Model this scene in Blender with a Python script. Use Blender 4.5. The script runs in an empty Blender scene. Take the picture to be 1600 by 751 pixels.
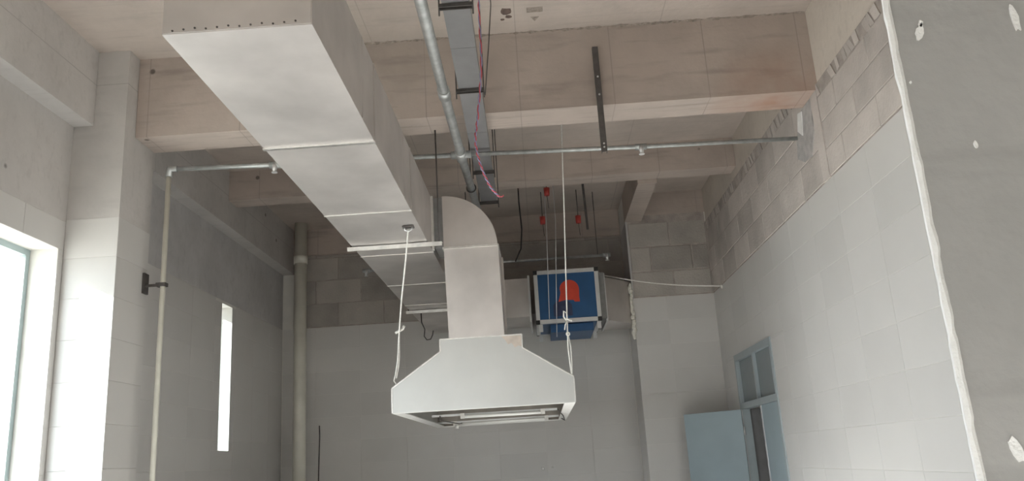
import bpy, math, random
from mathutils import Vector, Matrix
random.seed(7)
scene = bpy.context.scene
COL = scene.collection

# ---------------------------------------------------------------- camera
cam_d = bpy.data.cameras.new('camera'); cam = bpy.data.objects.new('camera', cam_d); COL.objects.link(cam)
yaw, pitch, roll = math.radians(-1.25), math.radians(15.05), math.radians(3.5)
fwd = Vector((math.sin(yaw)*math.cos(pitch), math.cos(yaw)*math.cos(pitch), math.sin(pitch)))
rgt = Vector((math.cos(yaw), -math.sin(yaw), 0.0))
dwn = fwd.cross(rgt)
r2 = math.cos(roll)*rgt + math.sin(roll)*dwn
d2 = -math.sin(roll)*rgt + math.cos(roll)*dwn
m = Matrix(((r2.x, -d2.x, -fwd.x, 0), (r2.y, -d2.y, -fwd.y, 0), (r2.z, -d2.z, -fwd.z, 1.6), (0, 0, 0, 1)))
cam.matrix_world = m
cam_d.sensor_width = 36.0; cam_d.lens = 1285.0/1600.0*36.0
cam_d.clip_start = 0.05; cam_d.clip_end = 300
scene.camera = cam

# ---------------------------------------------------------------- light
world = bpy.data.worlds.new('hazy_sky'); scene.world = world; world.use_nodes = True
bg = world.node_tree.nodes['Background']
bg.inputs[0].default_value = (0.955, 0.975, 1.0, 1); bg.inputs[1].default_value = 6.6
sun_d = bpy.data.lights.new('sun', 'SUN'); sun = bpy.data.objects.new('sun', sun_d); COL.objects.link(sun)
sun_d.energy = 38.0; sun_d.angle = math.radians(0.9); sun_d.color = (1.0, 0.955, 0.905)
sun.rotation_euler = Vector((1.0, 0.44, -0.50)).to_track_quat('-Z', 'Y').to_euler()
sun.location = (-12, -6, 9)
vs = scene.view_settings
scene.display_settings.display_device = 'sRGB'
vs.view_transform = 'Standard'; vs.look = 'None'; vs.gamma = 1.0; vs.use_curve_mapping = False
vs.exposure = 0.05

# ---------------------------------------------------------------- materials
def new_mat(name):
    mt = bpy.data.materials.new(name); mt.use_nodes = True
    return mt, mt.node_tree, mt.node_tree.nodes['Principled BSDF']

def plain(name, col, rough=0.6, metal=0.0, var=0.12, scale=8.0, bump=0.0, spec=0.5):
    """base colour broken up by noise, with optional fine relief"""
    mt, nt, bs = new_mat(name)
    tc = nt.nodes.new('ShaderNodeTexCoord')
    no = nt.nodes.new('ShaderNodeTexNoise'); no.inputs['Scale'].default_value = scale; no.inputs['Detail'].default_value = 6
    nt.links.new(tc.outputs['Object'], no.inputs['Vector'])
    rp = nt.nodes.new('ShaderNodeValToRGB')
    rp.color_ramp.elements[0].position = 0.3; rp.color_ramp.elements[1].position = 0.7
    rp.color_ramp.elements[0].color = (*[c*(1-var) for c in col], 1)
    rp.color_ramp.elements[1].color = (*[min(1, c*(1+var)) for c in col], 1)
    nt.links.new(no.outputs['Fac'], rp.inputs[0]); nt.links.new(rp.outputs[0], bs.inputs['Base Color'])
    bs.inputs['Roughness'].default_value = rough; bs.inputs['Metallic'].default_value = metal
    bs.inputs['Specular IOR Level'].default_value = spec
    if bump:
        n2 = nt.nodes.new('ShaderNodeTexNoise'); n2.inputs['Scale'].default_value = scale*7; n2.inputs['Detail'].default_value = 4
        nt.links.new(tc.outputs['Object'], n2.inputs['Vector'])
        bp = nt.nodes.new('ShaderNodeBump'); bp.inputs['Strength'].default_value = bump; bp.inputs['Distance'].default_value = 0.01
        nt.links.new(n2.outputs['Fac'], bp.inputs['Height']); nt.links.new(bp.outputs[0], bs.inputs['Normal'])
    return mt

def concrete(name, col, var=0.13, lines=None, rust=None, pits=True, streak=0.25):
    """cast concrete: blotches, small form-tie pits, optional board joints (axes, pitch_u, pitch_v) and a rust stain"""
    mt, nt, bs = new_mat(name)
    N, L = nt.nodes, nt.links
    tc = N.new('ShaderNodeTexCoord')
    n1 = N.new('ShaderNodeTexNoise'); n1.inputs['Scale'].default_value = 1.3; n1.inputs['Detail'].default_value = 8; n1.inputs['Roughness'].default_value = 0.62
    L.new(tc.outputs['Object'], n1.inputs['Vector'])
    rp = N.new('ShaderNodeValToRGB'); rp.color_ramp.elements[0].position = 0.32; rp.color_ramp.elements[1].position = 0.68
    rp.color_ramp.elements[0].color = (*[c*(1-var) for c in col], 1)
    rp.color_ramp.elements[1].color = (*[c*(1+var) for c in col], 1)
    L.new(n1.outputs['Fac'], rp.inputs[0]); out = rp.outputs[0]
    def mix(fac, c, src):
        mx = N.new('ShaderNodeMix'); mx.data_type = 'RGBA'
        L.new(fac, mx.inputs[0]); L.new(src, mx.inputs[6]); mx.inputs[7].default_value = (*c, 1)
        return mx.outputs[2]
    mp_ = N.new('ShaderNodeMapping'); mp_.inputs['Scale'].default_value = (0.7, 9.0, 5.0); L.new(tc.outputs['Object'], mp_.inputs['Vector'])
    ns = N.new('ShaderNodeTexNoise'); ns.inputs['Scale'].default_value = 2.2; ns.inputs['Detail'].default_value = 7; L.new(mp_.outputs[0], ns.inputs['Vector'])
    rs = N.new('ShaderNodeValToRGB'); rs.color_ramp.elements[0].position = 0.54; rs.color_ramp.elements[1].position = 0.78
    rs.color_ramp.elements[0].color = (0, 0, 0, 1); rs.color_ramp.elements[1].color = (streak, streak, streak, 1)
    L.new(ns.outputs['Fac'], rs.inputs[0]); out = mix(rs.outputs[0], tuple(c*0.5 for c in col), out)
    if pits:
        vo = N.new('ShaderNodeTexVoronoi'); vo.inputs['Scale'].default_value = 1.7
        L.new(tc.outputs['Object'], vo.inputs['Vector'])
        r3 = N.new('ShaderNodeValToRGB'); r3.color_ramp.elements[0].position = 0.03; r3.color_ramp.elements[1].position = 0.05
        r3.color_ramp.elements[0].color = (0.75, 0.75, 0.75, 1); r3.color_ramp.elements[1].color = (0, 0, 0, 1)
        L.new(vo.outputs['Distance'], r3.inputs[0]); out = mix(r3.outputs[0], (0.09, 0.075, 0.065), out)
    if lines:
        axes, pu, pv = lines
        sp = N.new('ShaderNodeSeparateXYZ'); L.new(tc.outputs['Object'], sp.inputs[0])
        cb = N.new('ShaderNodeCombineXYZ'); L.new(sp.outputs[axes[0]], cb.inputs[0]); L.new(sp.outputs[axes[1]], cb.inputs[1])
        br = N.new('ShaderNodeTexBrick'); br.offset = 0.0
        br.inputs['Scale'].default_value = 1.0; br.inputs['Mortar Size'].default_value = 0.006; br.inputs['Mortar Smooth'].default_value = 0.6
        br.inputs['Brick Width'].default_value = pu; br.inputs['Row Height'].default_value = pv
        L.new(cb.outputs[0], br.inputs['Vector'])
        mlt = N.new('ShaderNodeMath'); mlt.operation = 'MULTIPLY'
        L.new(br.outputs['Fac'], mlt.inputs[0]); L.new(n1.outputs['Fac'], mlt.inputs[1])
        out = mix(mlt.outputs[0], tuple(c*0.62 for c in col), out)
    if rust:
        (rx, ry, rz, rr) = rust
        vm = N.new('ShaderNodeVectorMath'); vm.operation = 'DISTANCE'; vm.inputs[1].default_value = (rx, ry, rz)
        L.new(tc.outputs['Object'], vm.inputs[0])
        mr = N.new('ShaderNodeMapRange'); mr.inputs[1].default_value = rr; mr.inputs[2].default_value = 0.0; mr.inputs[3].default_value = 0.0; mr.inputs[4].default_value = 1.0
        L.new(vm.outputs['Value'], mr.inputs[0])
        nz = N.new('ShaderNodeTexNoise'); nz.inputs['Scale'].default_value = 5.0; nz.inputs['Detail'].default_value = 5
        L.new(tc.outputs['Object'], nz.inputs['Vector'])
        ml = N.new('ShaderNodeMath'); ml.operation = 'MULTIPLY'; L.new(mr.outputs[0], ml.inputs[0]); L.new(nz.outputs['Fac'], ml.inputs[1])
        out = mix(ml.outputs[0], (0.36, 0.16, 0.09), out)
    L.new(out, bs.inputs['Base Color'])
    bs.inputs['Roughness'].default_value = 0.85; bs.inputs['Specular IOR Level'].default_value = 0.25
    n2 = N.new('ShaderNodeTexNoise'); n2.inputs['Scale'].default_value = 22; n2.inputs['Detail'].default_value = 5
    L.new(tc.outputs['Object'], n2.inputs['Vector'])
    bp = N.new('ShaderNodeBump'); bp.inputs['Strength'].default_value = 0.25; bp.inputs['Distance'].default_value = 0.01
    L.new(n2.outputs['Fac'], bp.inputs['Height']); L.new(bp.outputs[0], bs.inputs['Normal'])
    return mt

def piece_mat(name, col, var, rough, bump=0.1, spec=0.5, scale=3.0):
    """tiles and blocks: each object gets its own slight tint"""
    mt, nt, bs = new_mat(name); N, L = nt.nodes, nt.links
    oi = N.new('ShaderNodeObjectInfo'); tc = N.new('ShaderNodeTexCoord')
    no = N.new('ShaderNodeTexNoise'); no.inputs['Scale'].default_value = scale; no.inputs['Detail'].default_value = 7
    geo = N.new('ShaderNodeNewGeometry'); L.new(geo.outputs['Position'], no.inputs['Vector'])
    ad = N.new('ShaderNodeMath'); ad.operation = 'MULTIPLY_ADD'; ad.inputs[1].default_value = 0.45
    L.new(oi.outputs['Random'], ad.inputs[0]); L.new(no.outputs['Fac'], ad.inputs[2])
    rp = N.new('ShaderNodeValToRGB'); rp.color_ramp.elements[0].position = 0.35; rp.color_ramp.elements[1].position = 1.05 if False else 1.0
    rp.color_ramp.elements[0].color = (*[c*(1-var) for c in col], 1); rp.color_ramp.elements[1].color = (*[min(1, c*(1+var)) for c in col], 1)
    L.new(ad.outputs[0], rp.inputs[0]); L.new(rp.outputs[0], bs.inputs['Base Color'])
    bs.inputs['Roughness'].default_value = rough; bs.inputs['Specular IOR Level'].default_value = spec
    n2 = N.new('ShaderNodeTexNoise'); n2.inputs['Scale'].default_value = scale*12; n2.inputs['Detail'].default_value = 4
    L.new(geo.outputs['Position'], n2.inputs['Vector'])
    bp = N.new('ShaderNodeBump'); bp.inputs['Strength'].default_value = bump; bp.inputs['Distance'].default_value = 0.01
    L.new(n2.outputs['Fac'], bp.inputs['Height']); L.new(bp.outputs[0], bs.inputs['Normal'])
    return mt

def glass_mat(name, tint=(0.92, 0.97, 1.0), clear=0.9, rough=0.05):
    mt = bpy.data.materials.new(name); mt.use_nodes = True; nt = mt.node_tree; nt.nodes.clear()
    o = nt.nodes.new('ShaderNodeOutputMaterial'); mx = nt.nodes.new('ShaderNodeMixShader')
    tr = nt.nodes.new('ShaderNodeBsdfTransparent'); gl = nt.nodes.new('ShaderNodeBsdfGlossy')
    tr.inputs[0].default_value = (*tint, 1); gl.inputs['Roughness'].default_value = rough
    mx.inputs[0].default_value = 1-clear
    nt.links.new(tr.outputs[0], mx.inputs[1]); nt.links.new(gl.outputs[0], mx.inputs[2]); nt.links.new(mx.outputs[0], o.inputs[0])
    return mt

M = {
 'slab': concrete('slab_concrete', (0.49, 0.425, 0.38), 0.14, lines=((0, 1), 1.22, 2.44)),
 'beam': concrete('beam_concrete', (0.47, 0.40, 0.355), 0.12, lines=((0, 2), 0.78, 3.0), rust=(2.1, 6.5, 4.34, 0.62), streak=0.55),
 'column': concrete('column_concrete', (0.54, 0.515, 0.495), 0.10, lines=((1, 2), 2.4, 1.2)),
 'rough': concrete('rough_masonry', (0.53, 0.515, 0.51), 0.14, pits=False),
 'edge': concrete('edge_beam_concrete', (0.60, 0.54, 0.48), 0.08),
 'rearblock': concrete('rear_concrete', (0.33, 0.31, 0.29), 0.1),
 'pier': concrete('grey_render', (0.36, 0.35, 0.335), 0.10),
 'mortar': plain('mortar', (0.40, 0.355, 0.325), 0.9, var=0.2, scale=9, bump=0.5, spec=0.2),
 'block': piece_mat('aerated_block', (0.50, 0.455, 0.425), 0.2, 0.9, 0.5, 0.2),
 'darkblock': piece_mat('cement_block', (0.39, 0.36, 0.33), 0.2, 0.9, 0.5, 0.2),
 'grout': plain('grout', (0.70, 0.68, 0.64), 0.8, var=0.05, scale=6),
 'tile': piece_mat('glazed_tile', (0.60, 0.582, 0.562), 0.045, 0.34, 0.03, 0.5, 1.6),
 'floor': plain('floor_screed', (0.60, 0.565, 0.53), 0.6, var=0.12, scale=2.5, bump=0.1),
 'ground': plain('outdoor_ground', (0.48, 0.45, 0.40), 0.9, var=0.15, scale=0.6),
 'plaster': plain('white_plaster', (0.80, 0.79, 0.77), 0.8, var=0.06, scale=14, bump=0.4),
 'greypatch': plain('grey_plaster', (0.42, 0.40, 0.39), 0.9, var=0.15, scale=16, bump=0.4),
 'steel': plain('galvanised_sheet', (0.655, 0.62, 0.60), 0.48, metal=0.82, var=0.14, scale=2.2, bump=0.02),
 'hood': plain('stainless_sheet', (0.66, 0.67, 0.66), 0.40, metal=0.8, var=0.06, scale=2.0, bump=0.02),
 'gutter': plain('gutter_sheet', (0.80, 0.79, 0.77), 0.6, metal=0.2, var=0.05, scale=10),
 'dull': plain('shaded_sheet', (0.34, 0.31, 0.28), 0.6, metal=0.5, var=0.15, scale=5),  # hood sheet in a darker colour, standing in for shade inside the canopy
 'seam': plain('bright_seam', (0.86, 0.85, 0.83), 0.28, metal=0.9, var=0.08, scale=30, bump=0.2),
 'angle': plain('angle_steel', (0.74, 0.72, 0.69), 0.5, metal=0.6, var=0.12, scale=20),
 'pipe': plain('galvanised_pipe', (0.46, 0.475, 0.47), 0.45, metal=0.6, var=0.2, scale=14),
 'tray': plain('grey_tray', (0.235, 0.23, 0.235), 0.5, metal=0.2, var=0.08, scale=6),
 'dark': plain('dark_steel', (0.12, 0.11, 0.105), 0.6, metal=0.5, var=0.2, scale=20),
 'canvas': plain('grey_canvas', (0.22, 0.215, 0.21), 0.85, var=0.1, scale=20),
 'pvc': plain('ivory_pvc', (0.68, 0.66, 0.58), 0.4, var=0.06, scale=5),
 'rope': plain('white_rope', (0.78, 0.76, 0.72), 0.9, var=0.1, scale=60),
 'blue': plain('blue_panel', (0.02, 0.085, 0.21), 0.45, var=0.12, scale=4),
 'alu': plain('aluminium_profile', (0.68, 0.68, 0.68), 0.4, metal=0.5, var=0.06, scale=10),
 'red': plain('red_paint', (0.62, 0.06, 0.03), 0.5, var=0.1, scale=10),
 'navy': plain('navy_print', (0.035, 0.045, 0.10), 0.5, var=0.1, scale=10),
 'redplastic': plain('red_plastic', (0.45, 0.05, 0.04), 0.45, var=0.1, scale=30),
 'black': plain('black_rubber', (0.03, 0.028, 0.028), 0.6, var=0.2, scale=20),
 'wirered': plain('red_insulation', (0.62, 0.11, 0.14), 0.5, var=0.1, scale=40),
 'wireblue': plain('violet_insulation', (0.36, 0.34, 0.55), 0.5, var=0.1, scale=40),
 'door': plain('blue_grey_door', (0.33, 0.405, 0.44), 0.45, var=0.05, scale=3),
 'frame': plain('door_frame_paint', (0.36, 0.41, 0.43), 0.45, var=0.05, scale=5),
 'winframe': plain('window_frame_paint', (0.36, 0.44, 0.45), 0.4, var=0.05, scale=5),
 'pane': glass_mat('window_glass'),
 'transom': plain('frosted_grey_pane', (0.20, 0.235, 0.25), 0.25, var=0.05, scale=4),
 'foam': plain('expanding_foam', (0.80, 0.77, 0.70), 0.9, var=0.12, scale=30, bump=0.6),
 'tube': plain('lamp_tube_glass', (0.86, 0.85, 0.82), 0.3, var=0.03, scale=8),
 'stain': plain('dark_stain', (0.14, 0.10, 0.085), 0.9, var=0.25, scale=30),
 'stamp': plain('faded_stamp', (0.30, 0.255, 0.22), 0.9, var=0.3, scale=40),
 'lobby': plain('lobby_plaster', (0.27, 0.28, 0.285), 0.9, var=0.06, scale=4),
}

# ---------------------------------------------------------------- mesh helpers
class MB:
    def __init__(s): s.v = []; s.f = []; s.sm = []
    def add(s, vs, fs, smooth=False):
        o = len(s.v); s.v += [tuple(p) for p in vs]
        for f in fs: s.f.append(tuple(i+o for i in f)); s.sm.append(smooth)
        return s
    def box(s, x0, x1, y0, y1, z0, z1):
        x0, x1 = min(x0, x1), max(x0, x1); y0, y1 = min(y0, y1), max(y0, y1); z0, z1 = min(z0, z1), max(z0, z1)
        return s.add([(x0,y0,z0),(x1,y0,z0),(x1,y1,z0),(x0,y1,z0),(x0,y0,z1),(x1,y0,z1),(x1,y1,z1),(x0,y1,z1)],
                     [(3,2,1,0),(4,5,6,7),(0,1,5,4),(1,2,6,5),(2,3,7,6),(3,0,4,7)])
    def obox(s, c, ux, uy, hx, hy, hz):
        """oriented box: centre, two unit axes, half sizes"""
        c = Vector(c); ux = Vector(ux).normalized(); uy = Vector(uy).normalized(); uz = ux.cross(uy).normalized(); uy = uz.cross(ux)
        P = [c+ux*a*hx+uy*b*hy+uz*d*hz for d in (-1, 1) for a, b in ((-1,-1),(1,-1),(1,1),(-1,1))]
        return s.add(P, [(3,2,1,0),(4,5,6,7),(0,1,5,4),(1,2,6,5),(2,3,7,6),(3,0,4,7)])
    def bar(s, a, b, w, h, up=(0, 0, 1)):
        a = Vector(a); b = Vector(b); d = (b-a)
        u = d.normalized(); upv = Vector(up)
        if abs(u.dot(upv)) > 0.99: upv = Vector((0, 1, 0))
        side = upv.cross(u).normalized()
        return s.obox((a+b)/2, u, side, d.length/2, w/2, h/2)
    def prism(s, poly, axis, a, b):
        """poly of 2D points extruded along axis (0: poly=(y,z), 1: poly=(x,z), 2: poly=(x,y))"""
        def P(p, t): return {0: (t, p[0], p[1]), 1: (p[0], t, p[1]), 2: (p[0], p[1], t)}[axis]
        n = len(poly)
        vs = [P(p, a) for p in poly]+[P(p, b) for p in poly]
        fs = [tuple(range(n))[::-1], tuple(range(n, 2*n))]+[(i, (i+1) % n, n+(i+1) % n, n+i) for i in range(n)]
        return s.add(vs, fs)
    def tube(s, pts, r, n=10, caps=True):
        pts = [Vector(p) for p in pts]; rs = r if isinstance(r, (list, tuple)) else [r]*len(pts)
        t0 = (pts[1]-pts[0]).normalized(); ref = Vector((0, 0, 1)) if abs(t0.z) < 0.9 else Vector((0, 1, 0))
        nrm = t0.cross(ref).normalized(); vs = []
        for i, p in enumerate(pts):
            if i == 0: t = t0
            elif i == len(pts)-1: t = (pts[i]-pts[i-1]).normalized()
            else:
                t = (pts[i+1]-pts[i-1]); t = t.normalized() if t.length > 1e-9 else t0
            nrm = (nrm-t*nrm.dot(t)); nrm = nrm.normalized() if nrm.length > 1e-6 else t.orthogonal().normalized(); bn = t.cross(nrm)
            for k in range(n):
                a = 2*math.pi*k/n; vs.append(p+(nrm*math.cos(a)+bn*math.sin(a))*rs[i])
        fs = [(i*n+k, i*n+(k+1) % n, (i+1)*n+(k+1) % n, (i+1)*n+k) for i in range(len(pts)-1) for k in range(n)]
        s.add(vs, fs, True)
        if caps:
            o = len(s.v)-len(vs)
            s.f.append(tuple(o+k for k in range(n))[::-1]); s.sm.append(False)
            s.f.append(tuple(o+(len(pts)-1)*n+k for k in range(n))); s.sm.append(False)
        return s
    def blob(s, c, rx, ry, rz, n=8, jit=0.2):
        """lumpy closed ball"""
        c = Vector(c); vs = [c+Vector((0, 0, rz))]; m_ = 4
        for i in range(1, m_):
            a = math.pi*i/m_
            for k in range(n):
                b = 2*math.pi*k/n; j = 1+random.uniform(-jit, jit)
                vs.append(c+Vector((rx*math.sin(a)*math.cos(b)*j, ry*math.sin(a)*math.sin(b)*j, rz*math.cos(a))))
        vs.append(c-Vector((0, 0, rz))); fs = [(0, 1+k, 1+(k+1) % n) for k in range(n)]
        for i in range(m_-2):
            fs += [(1+i*n+k, 1+(i+1)*n+k, 1+(i+1)*n+(k+1) % n, 1+i*n+(k+1) % n) for k in range(n)]
        e = len(vs)-1; fs += [(e, 1+(m_-2)*n+(k+1) % n, 1+(m_-2)*n+k) for k in range(n)]
        return s.add(vs, fs, True)
    def mesh(s, name, mat, off=(0, 0, 0)):
        me = bpy.data.meshes.new(name)
        me.from_pydata([(v[0]-off[0], v[1]-off[1], v[2]-off[2]) for v in s.v], [], s.f); me.update()
        for p, q in zip(me.polygons, s.sm): p.use_smooth = q
        me.materials.append(M[mat] if isinstance(mat, str) else mat)
        return me
    def build(s, name, mat, parent=None):
        off = world_loc(parent) if parent else (0, 0, 0)
        o = bpy.data.objects.new(name, s.mesh(name, mat, off)); COL.objects.link(o)
        if parent: o.parent = parent
        return o

def world_loc(o):
    l = Vector((0, 0, 0))
    while o: l += o.location; o = o.parent
    return l

def tag(o, label=None, cat=None, group=None, kind=None):
    if label: o['label'] = label
    if cat: o['category'] = cat
    if group: o['group'] = group
    if kind: o['kind'] = kind
    return o

def thing(name, loc, label, cat, group=None):
    o = bpy.data.objects.new(name, None); COL.objects.link(o); o.location = loc; o.empty_display_size = 0.1
    return tag(o, label, cat, group)

def single(mb, name, mat, label, cat, group=None):
    return tag(mb.build(name, mat), label, cat, group)

def struct(mb, name, mat, label=None):
    o = mb.build(name, mat); tag(o, label, kind='structure'); return o

_cache = {}
def piece(parent, name, axis, sign, plane, u, z, w, h, t, mat, cham=0.004, jit=0.0):
    """a tile or block face: chamfered slab of w x h x t whose front sits on plane; axis is the wall normal"""
    key = (axis, sign, round(w, 3), round(h, 3), round(t, 4), mat, cham)
    if key not in _cache:
        c = min(cham, w*0.3, h*0.3); b = MB()
        def P(a, d, e):   # a along wall, d depth into wall, e up
            return (d*-sign, a, e) if axis == 0 else (a, d*-sign, e)
        back = [P(-w/2, t, -h/2), P(w/2, t, -h/2), P(w/2, t, h/2), P(-w/2, t, h/2)]
        mid = [P(-w/2, c, -h/2), P(w/2, c, -h/2), P(w/2, c, h/2), P(-w/2, c, h/2)]
        fr = [P(-w/2+c, 0, -h/2+c), P(w/2-c, 0, -h/2+c), P(w/2-c, 0, h/2-c), P(-w/2+c, 0, h/2-c)]
        fs = [(0,1,2,3), (8,9,10,11)]
        for i in range(4):
            j = (i+1) % 4; fs += [(i, j, 4+j, 4+i), (4+i, 4+j, 8+j, 8+i)]
        b.add(back+mid+fr, fs); me = b.mesh(name, mat)
        import bmesh
        bm = bmesh.new(); bm.from_mesh(me); bmesh.ops.recalc_face_normals(bm, faces=bm.faces); bm.to_mesh(me); bm.free()
        _cache[key] = me
    o = bpy.data.objects.new(name, _cache[key]); COL.objects.link(o); o.parent = parent
    p = plane+random.uniform(-jit, jit)
    o.location = (p, u, z) if axis == 0 else (u, p, z)
    o.location -= world_loc(parent)
    return o

def course(parent, name, axis, sign, plane, u0, u1, z0, z1, ou, oz, pu, pz, joint, t, mat, holes=(), bond=0.0, cham=0.003, jit=0.0):
    """lay pieces on a wall between u0..u1, z0..z1 on the grid origin (ou, oz), leaving out holes"""
    k = math.floor((z0-oz)/pz+1e-6)
    while oz+k*pz < z1-0.02:
        za, zb = max(z0, oz+k*pz), min(z1, oz+(k+1)*pz)
        sh = ou+(bond*pu if k % 2 else 0)
        i = math.floor((u0-sh)/pu+1e-6)
        while sh+i*pu < u1-0.02:
            ua, ub = max(u0, sh+i*pu), min(u1, sh+(i+1)*pu)
            rects = [(ua, ub, za, zb)]
            for (ha, hb, hc, hd) in holes:
                nr = []
                for (a, b, c, d) in rects:
                    if b <= ha or a >= hb or d <= hc or c >= hd: nr.append((a, b, c, d)); continue
                    if c < hc: nr.append((a, b, c, hc))
                    if d > hd: nr.append((a, b, hd, d))
                    cc, dd = max(c, hc), min(d, hd)
                    if a < ha: nr.append((a, ha, cc, dd))
                    if b > hb: nr.append((hb, b, cc, dd))
                rects = nr
            for (a, b, c, d) in rects:
                if b-a > 0.03 and d-c > 0.03:
                    piece(parent, name, axis, sign, plane, (a+b)/2, (c+d)/2, b-a-joint, d-c-joint, t, mat, cham, jit)
            i += 1
        k += 1

# ================================================================ THE SETTING
TT = 3.63                 # top of the wall tiling
SL = 5.10                 # underside of the slab
XL, XR, YB, YP = -3.64, 2.426, 11.67, 10.97

struct(MB().box(-4.0, 4.6, -4.2, 12.0, -0.2, 0.0), 'floor', 'floor', 'grey screed floor of the unfinished kitchen')
struct(MB().box(-60, 60, -60, 60, -0.5, -0.22), 'ground', 'ground', 'sunlit dusty ground outside the building')

# ---- ceiling: slab with downstand beams
ceil = struct(MB().box(-3.96, 4.6, -4.2, 12.0, SL, SL+0.18), 'ceiling', 'slab', 'bare concrete ceiling slab with board marks')
b = MB().box(-3.215, XR+0.02, 6.27, 6.62, 4.385, SL).build('beam', 'beam', ceil); b['label'] = 'deep cross beam with rust stained soffit'
b = MB().box(-3.48, XR+0.02, 9.05, 9.32, 4.745, SL).build('beam', 'beam', ceil); b['label'] = 'shallow cross beam behind the deep one'
b = MB().box(1.33, 1.56, 9.32, YP+0.05, 4.70, SL).build('beam', 'beam', ceil); b['label'] = 'short lengthwise beam'
b = MB().box(1.56, XR+0.02, YP-0.0, YP+0.3, 4.78, SL).build('beam', 'beam', ceil)
MB().box(-3.96, -3.48, -4.2, 6.10, 4.44, SL).build('beam', 'column', ceil)
MB().box(-3.96, -3.48, 6.62, 11.9, 4.44, SL).build('beam', 'column', ceil)
MB().box(XR+0.012, 2.75, -4.2, 6.45, 4.44, SL).build('beam', 'edge', ceil)
MB().box(XR+0.012, 2.75, 6.45, 12.0, 4.63, SL).build('beam', 'edge', ceil)
for (x, y, r) in ((-0.07, 5.92, 0.055), (-0.05, 6.0, 0.03), (-0.1, 6.04, 0.018)):
    MB().prism([(x+r*math.cos(a)*random.uniform(0.7, 1.2), y+r*math.sin(a)*random.uniform(0.7, 1.2)) for a in [k*0.7 for k in range(9)]], 2, SL-0.002, SL+0.01).build('stain', 'stain', ceil)
for k in range(5): MB().box(0.10, 0.23, 5.885+k*0.016, 5.895+k*0.016, SL-0.002, SL+0.01).build('stamp_mark', 'stamp', ceil)
MB().prism([(0.13, 6.03), (0.20, 6.03), (0.165, 6.10)], 2, SL-0.002, SL+0.01).build('stamp_mark', 'stamp', ceil)

def ragged(x0, x1, y, z, n):
    vv, ff = [], []
    for k in range(n+1):
        x = x0+(x1-x0)*k/n; a, c = random.uniform(0.004, 0.016), random.uniform(0.006, 0.026)
        vv += [(x, y, z), (x, y, z-c), (x, y-a, z-a*0.6), (x, y-c*1.1, z)]
    for k in range(n):
        for q in range(4): ff.append((k*4+q, k*4+(q+1) % 4, k*4+4+(q+1) % 4, k*4+4+q))
    return MB().add(vv, ff+[(0, 1, 2, 3), tuple(len(vv)-1-q for q in range(4))])
ragged(-1.4, XR, 6.272, SL+0.002, 110).build('mortar_fin', 'stamp', ceil)['label'] = 'ragged dark line of grout where slab meets the deep beam'

# ---- left wall with two windows and an added one behind the viewpoint
W3 = (-2.0, 0.4, 0.85, 3.40); W1 = (2.4, 6.03, 0.85, 3.40); W2 = (9.37, 9.70, 1.92, 3.60)
XO = -3.96
mb = MB()
ya = -4.2
for (w0, w1, z0, z1) in (W3, W1, W2):
    mb.box(XO, XL-0.003, ya, w0, 0, 4.44); mb.box(XO, XL-0.003, w0, w1, 0, z0); mb.box(XO, XL-0.003, w0, w1, z1, 4.44); ya = w1
mb.box(XO, XL-0.003, ya, 12.0, 0, 4.44)
wl = struct(mb, 'wall_left', 'grout', 'left wall, tiled below and bare above, with two windows')
course(wl, 'tile', 0, 1, XL, 2.0, 6.10, 0, TT, 5.58, TT-12*0.32, 0.64, 0.32, 0.003, 0.008, 'tile', cham=0.0012, holes=[W1])
course(wl, 'tile', 0, 1, XL, 6.62, YB, 0, TT, 6.62, TT-12*0.32, 0.64, 0.32, 0.003, 0.008, 'tile', cham=0.0012, holes=[W2])
MB().box(XO+0.1, XL-0.001, 2.0, 6.10, TT+0.002, 4.44).build('render_band', 'column', wl)
MB().box(XO+0.1, XL-0.001, 6.62, YB, TT+0.002, 4.44).build('render_band', 'rough', wl)
col = MB().box(XO, -3.218, 6.103, 6.62, 0, SL).build('column', 'column', wl)
course(col, 'tile', 1, -1, 6.10, XL, -3.215, 0, TT+0.02, XL, TT+0.02-12*0.32, 0.64, 0.32, 0.003, 0.008, 'tile', cham=0.0012)
course(col, 'tile', 0, 1, -3.215, 6.10, 6.62, 0, TT+0.02, 6.10, TT+0.02-12*0.32, 0.64, 0.32, 0.003, 0.008, 'tile', cham=0.0012)

def window(name, W, mullions, xf, label):
    y0, y1, z0, z1 = W; root = bpy.data.objects.new(name, None); COL.objects.link(root); root.location = (xf, (y0+y1)/2, z0)
    tag(root, label, kind='structure')
    f = 0.05
    MB().box(xf-0.03, xf+0.03, y0, y0+f, z0, z1).build('jamb', 'winframe', root)
    MB().box(xf-0.03, xf+0.03, y1-f, y1, z0, z1).build('jamb', 'winframe', root)
    MB().box(xf-0.03, xf+0.03, y0+f, y1-f, z1-f, z1).build('head', 'winframe', root)
    MB().box(xf-0.03, xf+0.03, y0+f, y1-f, z0, z0+f).build('sill', 'winframe', root)
    ys = [y0+f]+list(mullions)+[y1-f]
    for a in mullions: MB().box(xf-0.025, xf+0.025, a-0.025, a+0.025, z0+f, z1-f).build('mullion', 'winframe', root)
    for a, c in zip(ys[:-1], ys[1:]):
        MB().box(xf-0.003, xf+0.003, a+0.02, c-0.02, z0+f-0.005, z1-f+0.005).build('pane', 'pane', root)
window('window_1', W1, (3.3, 4.2, 5.1), XO+0.07, 'wide bright window in the left wall beside the column')
window('window_added', W3, (-1.2, -0.4), XO+0.07, 'unseen window added to the left wall behind the viewpoint for daylight')  # unseen opening, added as an extra source of daylight
window('window_2', W2, (), XO+0.07, 'narrow tall window with a sunlit reveal')

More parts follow.
